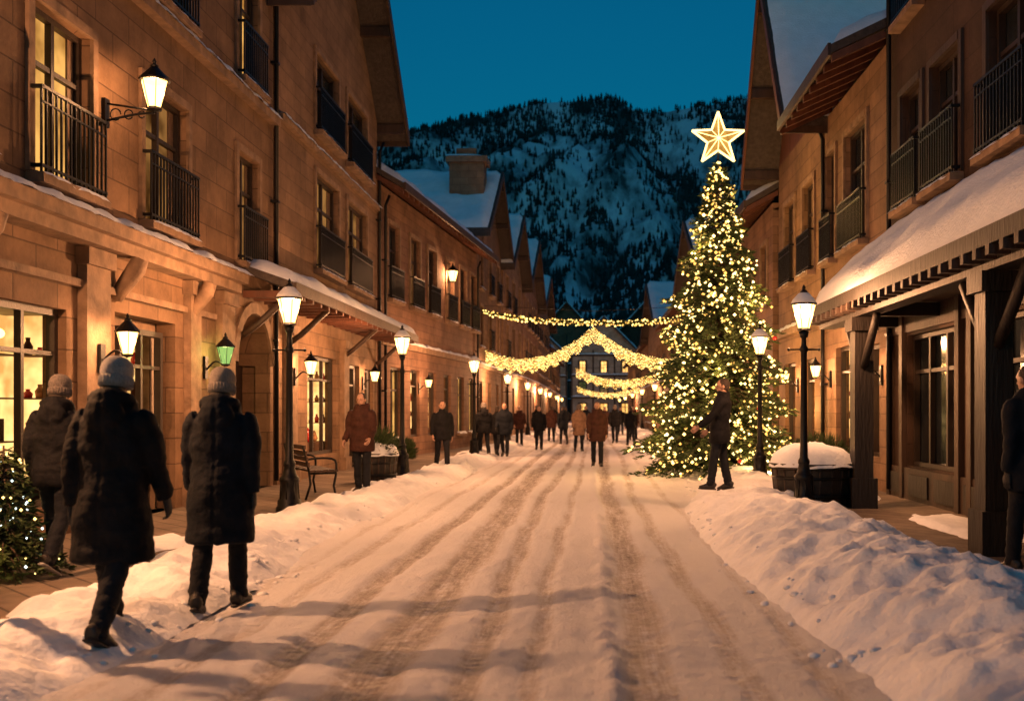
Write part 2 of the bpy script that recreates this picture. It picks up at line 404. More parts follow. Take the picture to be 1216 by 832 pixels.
    def cross_gable(s,u0,u1,ze,zr,ov=.7,eo=.7,back=9,mt='stone_tan',fascia='wood_red'):
        um=(u0+u1)/2; sl=(zr-ze)/((u1-u0)/2); zo=ze-sl*eo
        s.p('walls').add([(u0,0,ze),(u1,0,ze),(um,0,zr-.05)],[(0,1,2)],mt)
        for q,e in((u0-eo,u0),(u1+eo,u1)):
            A=(q,ov,zo+.25);B=(um,ov,zr+.25);C=(um,-back,zr+.25);D=(q,-back,zo+.25)
            s.slab('roof',A,B,C,D,.2,'roof_tile'); s.snowslab(A,B,C,D,.2)
            A2=Vector((q,ov+.004,zo+.24));B2=Vector((um,ov+.004,zr+.24))
            s.slab('fascia',A2,B2,B2+Vector((0,.06,0)),A2+Vector((0,.06,0)),.34,fascia)
            for k in(.08,.5,.9):
                uu=q+(um-q)*k; zz=zo+(zr-zo)*k-.02
                s.p('roof_beams').box(uu-.08,uu+.08,-.05,ov-.01,zz-.2,zz+.04,'wood_dark')
            s.p('roof_beams').box(min(q,q+.05),max(q,q+.05),-back,ov,zo-.1,zo+.06,'wood_dark')
    def eave_roof(s,u0,u1,ze,ov=.9,rise=3.2,dep=5.0,eo=.3,fascia='wood_dark',peak=True,mt='stone_tan'):
        sl=rise/dep; a=u0-eo;b=u1+eo
        A=(a,ov,ze);B=(b,ov,ze);C=(b,-dep,ze+sl*(dep+ov));D=(a,-dep,ze+sl*(dep+ov))
        s.slab('roof',A,B,C,D,.16,'roof_tile'); s.snowslab(A,B,C,D,.2)
        E=(a,-dep*2,ze+sl*ov);F=(b,-dep*2,ze+sl*ov)
        s.slab('roof',D,C,F,E,.16,'roof_tile')
        s.slab('fascia',(a,ov+.003,ze+.02),(b,ov+.003,ze+.02),(b,ov+.06,ze+.02),(a,ov+.06,ze+.02),.22,fascia)
        n=int((b-a)/.55)
        for k in range(n+1):
            u=a+.06+(b-a-.12)*k/n
            s.slab('roof_beams',(u-.05,ov-.02,ze-.16),(u+.05,ov-.02,ze-.16),(u+.05,-.1,ze-.16+sl*ov),(u-.05,-.1,ze-.16+sl*ov),.14,'wood_red')
        for q in(u0,u1): s.p('walls').add([(q,0,ze-.2),(q,-2*dep,ze-.2),(q,-dep,ze+rise)],[(0,1,2)],mt)
    def shop(s,u0,u1,z0,z1,nm=2,glow='shop_light',w=0):
        i=s.p('shop_interior'); d=w-.285; bk=w-1.15; U0=u0-.15; U1=u1+.75; h=z1-z0
        i.quad((U0,bk,z0),(U1,bk,z0),(U1,bk,z1),(U0,bk,z1),glow)
        i.quad((U1,d,z0),(U1,bk,z0),(U1,bk,z1),(U1,d,z1),glow); i.quad((U0,d,z0),(U0,bk,z0),(U0,bk,z1),(U0,d,z1),'plaster_pale')
        i.quad((U0,d,z1),(U1,d,z1),(U1,bk,z1),(U0,bk,z1),'plaster_pale'); i.quad((U0,d,z0),(U1,d,z0),(U1,bk,z0),(U0,bk,z0),'shelf')
        i.quad((u1,d,z0),(U1,d,z0),(U1,d,z1),(u1,d,z1),'plaster_pale')
        for zz in(z0+h*.32,z0+h*.55,z0+h*.78):
            for (a,b,c,e) in((U0+.02,U1-.3,bk+.03,bk+.3),(U1-.25,U1-.02,bk+.3,d-.1)):
                i.box(a,b,c,e,zz-.02,zz,'shelf')
            x=U0+.1
            while x<U1-.45:
                ww=U(.05,.16); hh=U(.08,.3)*min(1,h/2.2)
                if R()<.7: i.box(x,x+ww,bk+.06,bk+.22,zz,zz+hh,random.choice(['goods','shelf','plaster_pale','ornament_red','coat_brown']))
                x+=ww+U(.05,.2)
            for y in(bk+.35,bk+.5,bk+.66):
                hh=U(.1,.28); i.lathe([(.05,0),(.06,hh*.5),(.025,hh*.8),(.03,hh)],random.choice(('goods','shelf','ornament_red','coat_brown')),(U1-.14,y,zz),8)
        i.box(u0+.02,u1+.5,d-.4,d-.06,z0,z0+h*.12,'shelf')
        for k in range(int((u1-u0)/.3)):
            x=u0+.2+k*.3+U(-.08,.08); q=U(.7,1.3); i.lathe([(.05*q,0),(.09*q,.08*q),(.05*q,.2*q),(.02*q,.28*q)],random.choice(('goods','plaster_pale','ornament_red')),(x,d-.22,z0+h*.12),8)
        for k in range(2): x=u0+(u1-u0)*(.35+.45*k); i.tube([(x,d-.35,z1),(x,d-.35,z1-.25)],[.008,.008],'iron',4); i.ell((x,d-.35,z1-.3),(.07,.07,.06),'bulb',8,6)
        f=s.p('window_frames'); t=.08; y0=w-.2;y1=w-.1
        f.box(u0,u0+t,y0,y1,z0,z1,'window_frame'); f.box(u1-t,u1,y0,y1,z0,z1,'window_frame'); f.box(u0+t,u1-t,y0,y1,z1-t,z1,'window_frame'); f.box(u0+t,u1-t,y0,y1,z0,z0+t,'window_frame')
        for k in range(1,nm):
            x=u0+(u1-u0)*k/nm; f.box(x-.03,x+.03,y0+.01,y1-.01,z0+t,z1-t,'window_frame')
        f.box(u0+t,u1-t,y0+.012,y1-.012,z1-.55,z1-.5,'window_frame')
    def pilaster(s,u0,u1,z1,mt='trim_stone',w=0,pr=.12):
        q=s.p('trim'); q.box(u0,u1,w+.002,w+pr,.1,z1,mt); q.box(u0-.05,u1+.05,w+.002,w+pr+.05,.1,.42,mt); q.box(u0-.05,u1+.05,w+.002,w+pr+.05,z1-.22,z1-.01,mt)
    def arch(s,u0,u1,zt,mt,dep=.6):
        r=(u1-u0)/2;c=(u0+u1)/2; n=12; vs=[];fs=[]
        for i in range(n+1):
            a=math.pi*(1-i/n); x=c+r*math.cos(a); z=zt-r+r*math.sin(a)
            vs+=[(x,0,z),(x,0,zt+.001),(x,-dep,z)]
        for i in range(n): k=i*3; fs+=[(k,k+3,k+4,k+1),(k,k+3,k+5,k+2)]
        s.p('walls').add(vs,fs,mt)
        t=[]; fs=[]
        for i in range(n+1):
            a=math.pi*(1-i/n)
            for rr,w in((r,.003),(r,.05),(r+.2,.05),(r+.2,.003)): t.append((c+rr*math.cos(a),w,zt-r+rr*math.sin(a)))
        for i in range(n):
            for j in range(3): k=i*4+j; fs.append((k,k+4,k+5,k+1))
        s.p('trim').add(t,fs,'trim_stone')
    def pipe(s,u,z0,z1,w=.1):
        q=s.p('downspout'); q.tube([(u,w,z0),(u,w,z1-.3),(u,w+.12,z1)],[.045]*3,'iron',8)
        for k in range(1,4): zz=z0+(z1-z0)*k/4; q.box(u-.065,u+.065,0,w+.055,zz,zz+.05,'iron')

A=Bld('stone_shop_house',(-6.2,0))
ops=[(4.6,6.6,.5,2.75),(7.6,9.4,.5,2.75),(10.35,11.8,.45,2.75),(13.0,14.9,.1,2.85),(17.45,19.3,.1,3.35)]  # first two openings are lit shops out of view, added for their light
up=[(6.2,7.6),(8.6,10.0),(11.05,12.35),(13.8,15.3),(17.5,18.6)]
o2=[(a,b,4.2,6.15) for a,b in up]; o3=[(a,b,7.45,9.5) for a,b in up]
A.facade('stone_tan',-3,19.5,0,11.5,ops+o2+o3)
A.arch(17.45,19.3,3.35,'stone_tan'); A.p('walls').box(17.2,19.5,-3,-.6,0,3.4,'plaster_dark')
for a,b,c,d in ops[:3]: A.shop(a,b,c,d,2)
A.shop(13.35,14.7,.6,2.7,2); A.p('walls').box(13.0,13.35,-.5,-.3,.1,2.85,'trim_stone'); A.p('walls').box(14.7,14.9,-.5,-.3,.1,2.85,'trim_stone'); A.p('walls').box(13.35,14.7,-.5,-.29,.1,.6,'wood_dark'); A.p('walls').box(13.35,14.7,-.5,-.29,2.7,2.85,'trim_stone')
for i,(a,b) in enumerate(up):
    A.window(a,b,4.2,6.15,'room_glow' if i in(2,) else 'room_dim',rail=True,surround='trim_stone')
    A.window(a,b,7.45,9.5,'room_dim' if i!=4 else 'room_glow',rail=True,surround='trim_stone')
for a,b in((9.6,10.1),(12.05,12.65),(15.2,15.6),(16.5,17.1)): A.pilaster(a,b,3.55)
t=A.p('trim')
t.box(-3,16.9,.002,.3,3.55,3.7,'trim_stone'); t.box(-3,16.9,.002,.42,3.7,3.86,'trim_stone'); A.snow(-3,16.9,0,.5,3.86,.1)
t.box(-3,19.5,.002,.16,7.1,7.26,'trim_stone'); A.snow(-3,19.5,0,.2,7.26,.06)
t.box(-3,16.4,.002,.07,3.05,3.14,'trim_stone')
for u in(9.85,13.0,15.4):
    t.tube([(u,.02,3.0),(u,.1,3.15),(u,.28,3.4),(u,.34,3.54)],[(.11,.06),(.12,.1),(.12,.13),(.12,.1)],'trim_stone',8,ref=(1,0,0))
A.pipe(19.4,.2,11)
A.done()
B=Bld('gabled_stone_house',(-6.15,0))
ops=[(21.7,24.2,.55,2.8),(25.3,26.6,.1,2.75),(27.2,28.3,.8,2.7)]
up=[(22.3,24.3),(25.2,27.4)]
o2=[(a,b,4.75,6.9) for a,b in up]; o3=[(a,b,7.85,9.6) for a,b in up]
B.facade('stone_tan2',19.6,28.8,0,9.9,ops+o2+o3)
B.shop(21.7,24.2,.55,2.8,3); B.shop(25.3,26.45,.12,2.75,1); B.p('walls').box(26.45,26.6,-.3,-.1,.1,2.75,'wood_dark'); B.shop(27.2,28.0,.8,2.7,1); B.p('walls').box(28.0,28.3,-.3,-.1,.8,2.7,'wood_dark')
for a,b in up:
    B.window(a,b,4.75,6.9,'room_dim',rail=True,surround='trim_stone'); B.window(a,b,7.85,9.6,'glass_dark',rail=True,surround='trim_stone')
B.cross_gable(19.6,28.8,9.9,14.2,.8,.5,mt='stone_tan2',fascia='wood_dark')
B.p('trim').box(19.6,28.8,.002,.12,7.3,7.42,'trim_stone'); B.snow(19.6,28.8,0,.16,7.42,.05)
B.slab('canopy',(17.5,.95,3.82),(30,.95,3.82),(30,.0,4.15),(17.5,.0,4.15),.14,'roof_tile')
B.snowslab((17.5,1.0,3.83),(30,1.0,3.83),(30,.05,4.16),(17.5,.05,4.16),.17,.12)
B.p('fascia').box(17.5,30,.955,1.0,3.62,3.82,'wood_dark')
for k in range(22): B.p('roof_beams').box(17.6+k*.57,17.7+k*.57,.02,.94,3.56,3.68,'wood_red')
for u in(17.6,20.2,24.8,28.6): B.p('roof_beams').tube([(u,.03,2.9),(u,.3,3.1),(u,.85,3.6)],[.06,.06,.06],'wood_dark',6)
for a,b in((20.0,20.6),(24.5,25.0)): B.pilaster(a,b,3.3)
B.pipe(28.7,.2,9.3); B.done()
C=Bld('long_eaved_house',(-6.15,28.95),(.0995,.995))
ops=[(a,a+1.1,.7,2.9) for a in(1.2,3.4,5.6,7.8,10.0,12.0)]; o2=[(a,a+1.15,4.95,7.2) for a in(.9,3.3,5.5,8.1,10.3,12.2)]
C.facade('stone_rose',0,13.5,0,8.2,ops+o2)
for i,o in enumerate(ops):
    C.shop(*o,nm=1,glow='shop_light') if i in(1,2,3) else C.window(*o,glass='room_glow')
for i,o in enumerate(o2): C.window(*o,glass='room_dim' if i%2 else 'glass_dark',rail=True,surround='trim_stone')
C.eave_roof(0,13.5,8.1,ov=.85,rise=3.0,mt='stone_rose')
C.p('trim').box(0,13.5,.002,.15,3.5,3.7,'trim_stone'); C.snow(0,13.5,0,.2,3.7,.07)
C.pipe(.4,.2,7.9); C.pipe(13.3,.2,7.9); C.done()
def generic(name,O,U_,side,length,floors,ze,wm,roof='gable',zr=None,litp=.6,back=9,ov=.6,fascia='wood_dark'):
    b=Bld(name,O,U_,side); n=max(2,int(length/2.3)); ops=[];wi=[]
    sp=length/n
    for k in range(n):
        c=(k+.5)*sp; ops.append((c-.6,c+.4,.6,2.85))
        for z in floors: wi.append((c-.5,c+.5,z,z+1.8))
    b.facade(wm,0,length,0,ze,ops+wi,back=back)
    for o in ops:
        if R()<.75: b.shop(*o,nm=1,glow='shop_far')
        else: b.window(*o,glass='room_glow')
    for o in wi:
        r=R(); b.window(*o,glass='room_glow' if r<.2*litp/.6 else('room_dim' if r<.6 else 'glass_dark'),rail=R()<.5,surround='trim_stone')
    if roof=='gable': b.cross_gable(0,length,ze,zr,ov,.5,back,mt=wm,fascia=fascia)
    else: b.eave_roof(0,length,ze,ov=ov,rise=(zr or 3),mt=wm,dep=back/2)
    b.p('trim').box(0,length,.002,.14,3.45,3.62,'trim_stone'); b.snow(0,length,0,.2,3.62,.07)
    return b
D=generic('chimney_house',(-4.85,42.6),(.03,1),-1,9.0,(4.4,7.0),9.4,'stone_brown','gable',12.6)
ch=D.p('chimney'); ch.box(2.0,3.0,-1.5,.05,9,13.0,'stone_tan2'); ch.box(1.85,3.15,-1.65,.2,12.7,12.95,'trim_stone'); ch.box(2.1,2.4,-1.2,-.3,13,13.35,'stone_brown')
D.snow(1.85,3.15,-1.65,.2,12.95,.12); D.done()
generic('tall_townhouse',(-4.5,52),(.04,1),-1,9,(4.4,7.0),9.3,'stone_tan2','gable',12.4).done()
generic('tall_townhouse',(-4.15,61.6),(.02,1),-1,13,(4.4,7.0),9.4,'stone_rose','gable',13.0).done()
generic('tall_townhouse',(-3.95,76),(.01,1),-1,18,(4.4,7.0),9.2,'stone_brown','gable',12.8,fascia='wood_red').done()
generic('long_eaved_house',(-3.9,96),(0,1),-1,34,(4.4,),7.5,'stone_tan','eave',3).done()
r1=Bld('timber_porch_inn',(5.3,0),(0,1),1)
ops=[(14.3,16.6,.65,2.8),(11.6,13.6,.65,2.8),(8.6,10.6,.65,2.8)]
up=[(15.85,16.85),(14.2,15.4),(11.9,13.2),(9.4,10.8)]
o2=[(a,b,4.95,6.85) for a,b in up]; o3=[(a,b,8.1,9.9) for a,b in up]
r1.facade('plaster_dark',-3,17.5,0,11.5,ops+o2+o3)
for o in ops:
    r1.window(*o,glass='glass_dark',nm=3,tr=.72,sill=False)
for o in o2+o3: r1.window(*o,glass='glass_dark',rail=True,surround='wood_dark')
w=r1.p('wood_panelling')
w.box(-3,17.5,.003,.06,.1,.62,'wood_dark'); w.box(-3,17.5,.003,.05,2.85,3.2,'wood_dark')
for u in(7.4,8.4,10.7,11.4,13.7,14.15,16.7,17.4): w.box(u-.08,u+.08,.004,.09,.1,3.2,'wood_dark')
for k in range(9): u=7.0+k*1.2; w.box(u,u+.9,.062,.085,.18,.52,'wood_black')
p=r1.p('porch'); W=1.2
for u in(4.9,10.1,15.0):
    p.box(u-.19,u+.19,W-.19,W+.19,.1,.55,'wood_black'); p.box(u-.14,u+.14,W-.14,W+.14,.55,2.75,'wood_black'); p.box(u-.2,u+.2,W-.2,W+.2,2.75,2.95,'wood_black')
    p.tube([(u-.1,W,2.2),(u-.5,W,2.6),(u-.8,W,2.93)],[.06]*3,'wood_black',6); p.tube([(u+.1,W,2.2),(u+.5,W,2.6),(u+.8,W,2.93)],[.06]*3,'wood_black',6)
p.box(3.5,17.2,W-.13,W+.13,2.96,3.2,'wood_black')
for u in(4.9,10.1,15.0,17.0): p.box(u-.08,u+.08,.02,W-.13,2.98,3.18,'wood_black')
e0,e1=3.2,17.4; ew=W+.28
r1.slab('porch_roof',(e0,ew,3.32),(e1,ew,3.32),(e1-1.1,.02,4.62),(e0,.02,4.62),.12,'roof_tile')
r1.snowslab((e0,ew,3.33),(e1,ew,3.33),(e1-1.1,.02,4.64),(e0,.02,4.64),.2,.16)
p.box(e0,e1,ew-.02,ew+.03,3.14,3.32,'wood_black')
for k in range(44): u=e0+.1+k*.322; p.box(u-.045,u+.045,W-.2,ew+.06,3.03,3.13,'wood_dark')
p.box(e0,e1,.02,W,3.2,3.24,'wood_dark')
r1.pipe(17.3,.2,10.8); r1.done()
r2=Bld('eaved_stone_house',(5.3,0),(0,1),1)
ops=[(18.2,19.0,.7,2.8),(19.8,21.4,.7,2.9)]; o2=[(19.0,20.6,4.85,7.2),(21.4,22.2,4.85,7.2)]
r2.facade('stone_tan2',17.55,22.4,0,8.1,ops+o2)
r2.shop(*ops[0],nm=1); r2.shop(*ops[1],nm=2)
for o in o2: r2.window(*o,glass='glass_dark',rail=True,surround='trim_stone')
r2.eave_roof(17.55,22.2,8.0,ov=1.05,rise=2.4,eo=.05,mt='stone_tan2')
r2.p('trim').box(17.55,22.4,.002,.16,3.5,3.68,'trim_stone'); r2.snow(17.55,22.4,0,.22,3.68,.08)
r2.pipe(22.2,.2,7.9); r2.done()
r3=Bld('red_gable_house',(5.25,0),(0,1),1)
ops=[(23.2,24.4,.7,2.8),(25.4,26.7,.7,2.8)]; o2=[(23.2,24.4,4.85,7.0),(25.4,26.7,4.85,7.0)]
r3.facade('stone_tan',22.45,27.6,0,8.3,ops+o2); [r3.shop(*o,nm=1) for o in ops]; [r3.window(*o,glass='room_dim',rail=True,surround='trim_stone') for o in o2]
r3.cross_gable(22.45,27.6,8.3,12.3,.95,.3,mt='wood_red',fascia='wood_red')
r3.p('trim').box(22.45,27.6,.002,.16,3.5,3.68,'trim_stone'); r3.snow(22.45,27.6,0,.22,3.68,.08); r3.done()
generic('long_eaved_house',(5.15,28),(0,1),1,13,(4.6,),7.4,'stone_rose','eave',2.6,ov=.8).done()
generic('tall_townhouse',(5.1,41.5),(0,1),1,12,(4.4,),7.4,'stone_tan','gable',10.4).done()
generic('long_eaved_house',(5.1,54),(0,1),1,14,(4.4,),7.3,'stone_brown','eave',2.6).done()
generic('tall_townhouse',(5.0,69),(0,1),1,16,(4.4,),7.6,'stone_tan2','gable',11.2).done()
generic('long_eaved_house',(5.0,86),(0,1),1,44,(4.4,),7.3,'stone_rose','eave',3).done()
def chalet(x,y,wd,ze,zr,wm):
    b=Bld('timbered_chalet',(x,y),(1,0),-1)
    wi=[]; n=int(wd/2.4); sp=wd/n
    for k in range(n):
        for z in(1.0,4.2,7.2,10.2):
            if z+1.8<ze: wi.append(((k+.5)*sp-.55,(k+.5)*sp+.55,z,z+1.7))
    b.facade(wm,0,wd,0,ze,wi)
    for o in wi: b.window(*o,glass='shop_far' if o[2]<2 or R()<.4 else 'glass_dark',surround='wood_dark')
    b.cross_gable(0,wd,ze,zr,.9,.9,mt=wm,fascia='wood_dark')
    q=b.p('timber_framing')
    for z in(3.4,6.6,9.6):
        if z<ze: q.box(0,wd,.06,.12,z,z+.3,'wood_dark'); b.snow(0,wd,.1,.5,z+.3,.15)
    for k in range(n+1): q.box(k*sp-.12,k*sp+.12,.062,.11,.1,ze,'wood_dark')
    b.done()
chalet(-13,150,9.5,10,14.5,'plaster_pale'); chalet(-2.6,146,9.4,10.5,15.2,'plaster_pale'); chalet(8,142,9,9,13,'stone_rose'); chalet(-22,158,9,11,18,'stone_brown'); chalet(4,170,11,14,20,'plaster_dark')
chalet(-9,175,10,15,20.5,'stone_brown')

# ------------------------------------------------------------------ lamps
WARM=(1,.455,.2)
def lantern(mb,c,s=1,glass='lamp_glass',n=6):
    x,y,z=c
    mb.lathe([(.03*s,0),(.1*s,.02*s),(.085*s,.05*s)],'iron',(x,y,z),n,False)
    mb.lathe([(.082*s,.05*s),(.168*s,.38*s)],glass,(x,y,z),n,False)
    for k in range(n):
        a=2*math.pi*k/n; mb.tube([(x+.085*s*math.cos(a),y+.085*s*math.sin(a),z+.05*s),(x+.172*s*math.cos(a),y+.172*s*math.sin(a),z+.385*s)],[.0055*s]*2,'iron',5)
    mb.lathe([(.185*s,.38*s),(.195*s,.4*s),(.15*s,.45*s),(.075*s,.53*s),(.05*s,.56*s),(.055*s,.58*s),(.02*s,.61*s),(.028*s,.635*s),(.004*s,.68*s)],'iron',(x,y,z),n*2,False)
def street_lamp(X,Y,z0=.05,power=300,H=2.75):
    mb=MB()
    mb.lathe([(.19,0),(.19,.1),(.165,.13),(.165,.2),(.14,.23),(.125,.45),(.14,.48),(.14,.52),(.1,.56),(.075,.68),(.085,.7),(.085,.74),(.06,.78),(.052,1.2),(.045,2.3),(.062,2.32),(.062,2.36),(.04,2.4),(.036,H-.1),(.055,H-.08),(.075,H)],'iron',n=16)
    for k in range(8):
        a=2*math.pi*k/8; mb.tube([(.132*math.cos(a),.132*math.sin(a),.22),(.118*math.cos(a),.118*math.sin(a),.46)],[.016,.014],'iron',5)
    mb.tube([(-.22,0,2.34),(.22,0,2.34)],[.014,.014],'iron',6); 
    for q in(-.22,.22): mb.ell((q,0,2.34),(.025,.025,.025),'iron',8,5)
    lantern(mb,(0,0,H),1.0)
    mb.lathe([(.19,.40),(.16,.455),(.08,.545),(.0,.57)],'snow',(0,0,H+.006),12)
    o=mb.obj('street_lamp',loc=(X,Y,z0)); 
    if power: plight('lamp_bulb',(0,0,H+.27),power,WARM,.07,o)
lampsL=[(-4.25,6.5,120),(-4.28,14.2,2000),(-4.1,21.8,2200),(-3.72,32.1,2500),(-3.7,45,2700),(-3.6,58,3000),(-3.55,72,3500),(-3.5,88,4200),(-3.5,106,0),(-3.5,126,6000)]
lampsR=[(3.1,14.4,1500),(3.56,20.8,1300),(3.7,32,2200),(3.75,45,2700),(3.8,58,3000),(3.8,72,3500),(3.8,88,0),(3.8,106,6000),(3.8,126,0)]
for x,y,p_ in lampsL: street_lamp(x,y,.08,p_,2.68)
for x,y,p_ in lampsR: street_lamp(x,y,.1,p_,2.6)
def wall_lamp(wx,Y,Z,side,s=.8,power=25,glass='lamp_glass',col=WARM,reach=.32,ornate=False,rad=.05):
    mb=MB(); d=1 if side<0 else -1
    mb.box(-.02*1,.02,-.06,.06,-.18,.18,'iron')
    mb.tube([(0,0,-.05),(d*reach*.5,0,.1),(d*reach,0,.02)] if not ornate else [(0,0,-.1),(d*reach*.6,0,-.02),(d*reach,0,.0)],[.016]*3,'iron',6,sub=4,ref=(0,1,0))
    if ornate:
        mb.tube([(0,0,.12),(d*reach,0,.03)],[.014]*2,'iron',6,ref=(0,1,0))
        for k in range(3):
            cx=d*reach*(.2+.27*k); rr=.075-.015*k
            mb.tube([(cx+rr*math.cos(a)*.9,0,-.02+rr*math.sin(a)) for a in [i*math.pi/6 for i in range(12)]],[.009]*12,'iron',5,ref=(0,1,0))
    lantern(mb,(d*reach,0,.02),s,glass)
    o=mb.obj('wall_lantern',loc=(wx,Y,Z)); plight('lamp_bulb',(d*reach,0,.02+.25*s),power,col,rad,o)
wall_lamp(-6.17,12.7,5.35,-1,1.0,240,reach=.62,ornate=True)
wall_lamp(-6.17,7.0,3.25,-1,1.0,4200,reach=.62,ornate=True,rad=.03)
wall_lamp(-6.05,12.35,2.2,-1,.8,190); wall_lamp(-6.17,16.0,2.25,-1,.8,60,'lamp_glass_green',(.7,.75,.2))
wall_lamp(-6.0,20.3,2.25,-1,.75,260); wall_lamp(-6.12,26.9,2.3,-1,.75,280)
wall_lamp(-5.4,37.0,6.3,-1,1.1,700); wall_lamp(-5.7,33.3,2.3,-1,.7,240)
wall_lamp(5.27,18.0,2.2,1,.6,140); wall_lamp(5.27,21.8,2.25,1,.7,220); wall_lamp(5.22,25,2.2,1,.7,210)

# ------------------------------------------------------------------ decorated trees
def conifer(name,loc,H,Rr,nb,blades,bulbs,bmats,br=.035,star=True,orn=40,z0=.25,lights=18,lp=4,bl=.13):
    t=MB(); b=MB(); root=empty(name,loc)
    t.tube([(0,0,0),(0,0,H*.4),(0,0,H)],[.05*Rr+.03,.035*Rr+.015,.008],'bark',8)
    f=MB(); tips=[]
    for i in range(nb):
        q=(i+.5)/nb; tt=1-(1-q)**.62 ; tt=tt*.985; z=z0+tt*(H-z0)
        az=i*2.39996+U(-.3,.3)
        lay=.86+.2*math.sin(z*7.5+.7*math.sin(az*2))
        Ln=Rr*((1-tt)**.84)*lay*U(.78,1.08)+.05
        dz=-.22*Ln+U(-.05,.05)
        d=Vector((math.cos(az),math.sin(az),0)); n=blades
        t.tube([(0,0,z),tuple(d*Ln*.55+Vector((0,0,z+dz*.3))),tuple(d*Ln*.97+Vector((0,0,z+dz)))],[.014,.009,.003],'bark',4)
        m=max(4,int(n*(.35+Ln/Rr)))
        for k in range(m):
            s_=(.25+.75*R()**.7); p0=d*Ln*s_+Vector((0,0,z+dz*s_**1.6))
            sd=Vector((-d.y,d.x,0))*random.choice((-1,1))
            dr=(d*U(.3,1)+sd*U(0,1.1)+Vector((0,0,U(-.5,.35)))).normalized()
            l=bl*U(.6,1.5); wv=dr.cross(Vector((U(-1,1),U(-1,1),U(-1,1)))).normalized()*l*.13
            p1=p0+dr*l
            f.add([p0-wv*.6,p0+dr*l*.5-wv,p1,p0+dr*l*.5+wv,p0+wv*.6],[(0,1,2,3,4)],'needles')
        tips.append((d,Ln,z,dz))
    for k in range(bulbs):
        d,Ln,z,dz=random.choice(tips); s_=U(.7,1.03); p0=d*Ln*s_+Vector((0,0,z+dz*s_**1.6-.02+U(-.06,.06)))+Vector((U(-.1,.1),U(-.1,.1),0))
        b.octa(p0,br*U(.6,1.25),random.choice(bmats))
    for k in range(orn):
        d,Ln,z,dz=random.choice(tips); p0=d*Ln*.98+Vector((0,0,z+dz-.08)); r_=U(.04,.06)
        b.ell(p0,(r_,r_,r_),'ornament_red',10,7)
    t.obj('trunk',root); f.obj('needles',root); b.obj('fairy_lights',root)
    for k in range(lights):
        tt=(k+.5)/lights; tt=1-(1-tt)**.6; az=k*2.4-1.2; rr=Rr*(1-tt)*1.0+.12
        plight('fairy_glow',(rr*math.cos(az),rr*math.sin(az),z0+tt*(H-z0)-.05),lp,(1,.5,.15),.06,root)
    if star:
        s=MB(); R1=.66; r2_=.27; P=[]
        for k in range(10):
            a=math.pi/2+k*math.pi/5; rr=R1 if k%2==0 else r2_; P.append(Vector((rr*math.cos(a),0,rr*math.sin(a))))
        C1=Vector((0,-.13,0));C2=Vector((0,.13,0)); c=Vector((0,0,H+.45))
        s.add([c+x for x in P]+[c+C1,c+C2],[(k,(k+1)%10,10) for k in range(10)]+[((k+1)%10,k,11) for k in range(10)],'star_face')
        for k in range(10):
            s.tube([c+P[k],c+P[(k+1)%10]],[.028,.028],'star_edge',6,ref=(0,1,0))
            s.tube([c+P[k],c+C1],[.012,.012],'star_edge',5,ref=(0,1,.1)); s.tube([c+P[k],c+C2],[.012,.012],'star_edge',5,ref=(0,1,.1))
        s.tube([(0,0,H-.2),(0,0,H+.3)],[.02,.02],'iron',6)
        s.obj('tree_star',root); plight('star_glow',(0,-.3,H+.45),40,(1,.6,.2),.1,root)
    return root
conifer('christmas_tree',(3.1,24,.05),7.6,2.2,1550,36,2500,['bulb','bulb','bulb_hot','bulb_amber','bulb_amber'],.037,True,4,lights=12,lp=80)
conifer('small_christmas_tree',(-5.12,8.7,.1),1.15,.5,260,26,150,['bulb_white','bulb'],.013,False,0,z0=.12,lights=2,lp=1.5,bl=.06)

# ------------------------------------------------------------------ garlands
def swag(name,p0,p1,sag,Y,band=.0,n=300,br=.04,green=True,mt=('bulb','bulb_amber')):
    m=MB(); x0,z0=p0;x1,z1=p1
    def P(t): return Vector((x0+(x1-x0)*t,Y,z0+(z1-z0)*t-sag*4*t*(1-t)))
    m.tube([P(i/24) for i in range(25)],[.02 if not green else .05]*25,'iron' if not green else 'needles',5,ref=(0,1,0))
    if band:
        m.tube([P(i/24)+Vector((0,0,-band)) for i in range(25)],[.012]*25,'iron',5,ref=(0,1,0))
    for k in range(n):
        t=(k+R())/n; p=P(t)
        if band: p=p-Vector((0,0,band*((k*7)%10)/9.0*(.85+.15*math.sin(t*60))))+Vector((0,U(-.12,.12),U(-.03,.03)))
        else: p=p+Vector((U(-.05,.05),U(-.1,.1),U(-.16,.1)))
        m.octa(p,br*U(.7,1.1),random.choice(mt))
    if green:
        for k in range(n*9):
            t=R(); p=P(t); d=Vector((U(-1,1),U(-1,1),U(-1,1))).normalized(); w_=d.cross(Vector((0,0,1)))*.025
            m.add([p-w_,p+w_,p+d*.2],[(0,1,2)],'needles')
    return m.obj(name)
swag('light_garland',(-4.8,6.0),(-.35,5.55),.12,44.6,0,150,.046); swag('light_garland',(-.5,5.55),(5.05,5.9),.2,44.4,0,170,.046)
swag('light_curtain',(-4.7,4.3),(.15,5.35),.85,45,.66,850,.027,False,('bulb','bulb','bulb_amber')); swag('light_curtain',(.15,5.35),(5.0,4.2),.75,45,.66,850,.027,False,('bulb','bulb','bulb_amber'))
swag('light_curtain',(-.9,4.4),(4.9,4.3),.75,66,.6,560,.034,False); swag('light_curtain',(-1.2,3.9),(4.8,3.9),.6,96,.55,260,.05,False)
for Y_,z_ in((44.8,6.2),(66,4.55),(96,4.05)):
    c=MB(); c.tube([(-4.9 if Y_<50 else -4.0,Y_,z_+.1),(.2,Y_,z_-.15),(5.1,Y_,z_+.1)],[.012]*3,'iron',5,ref=(0,1,0)); c.obj('support_cable')

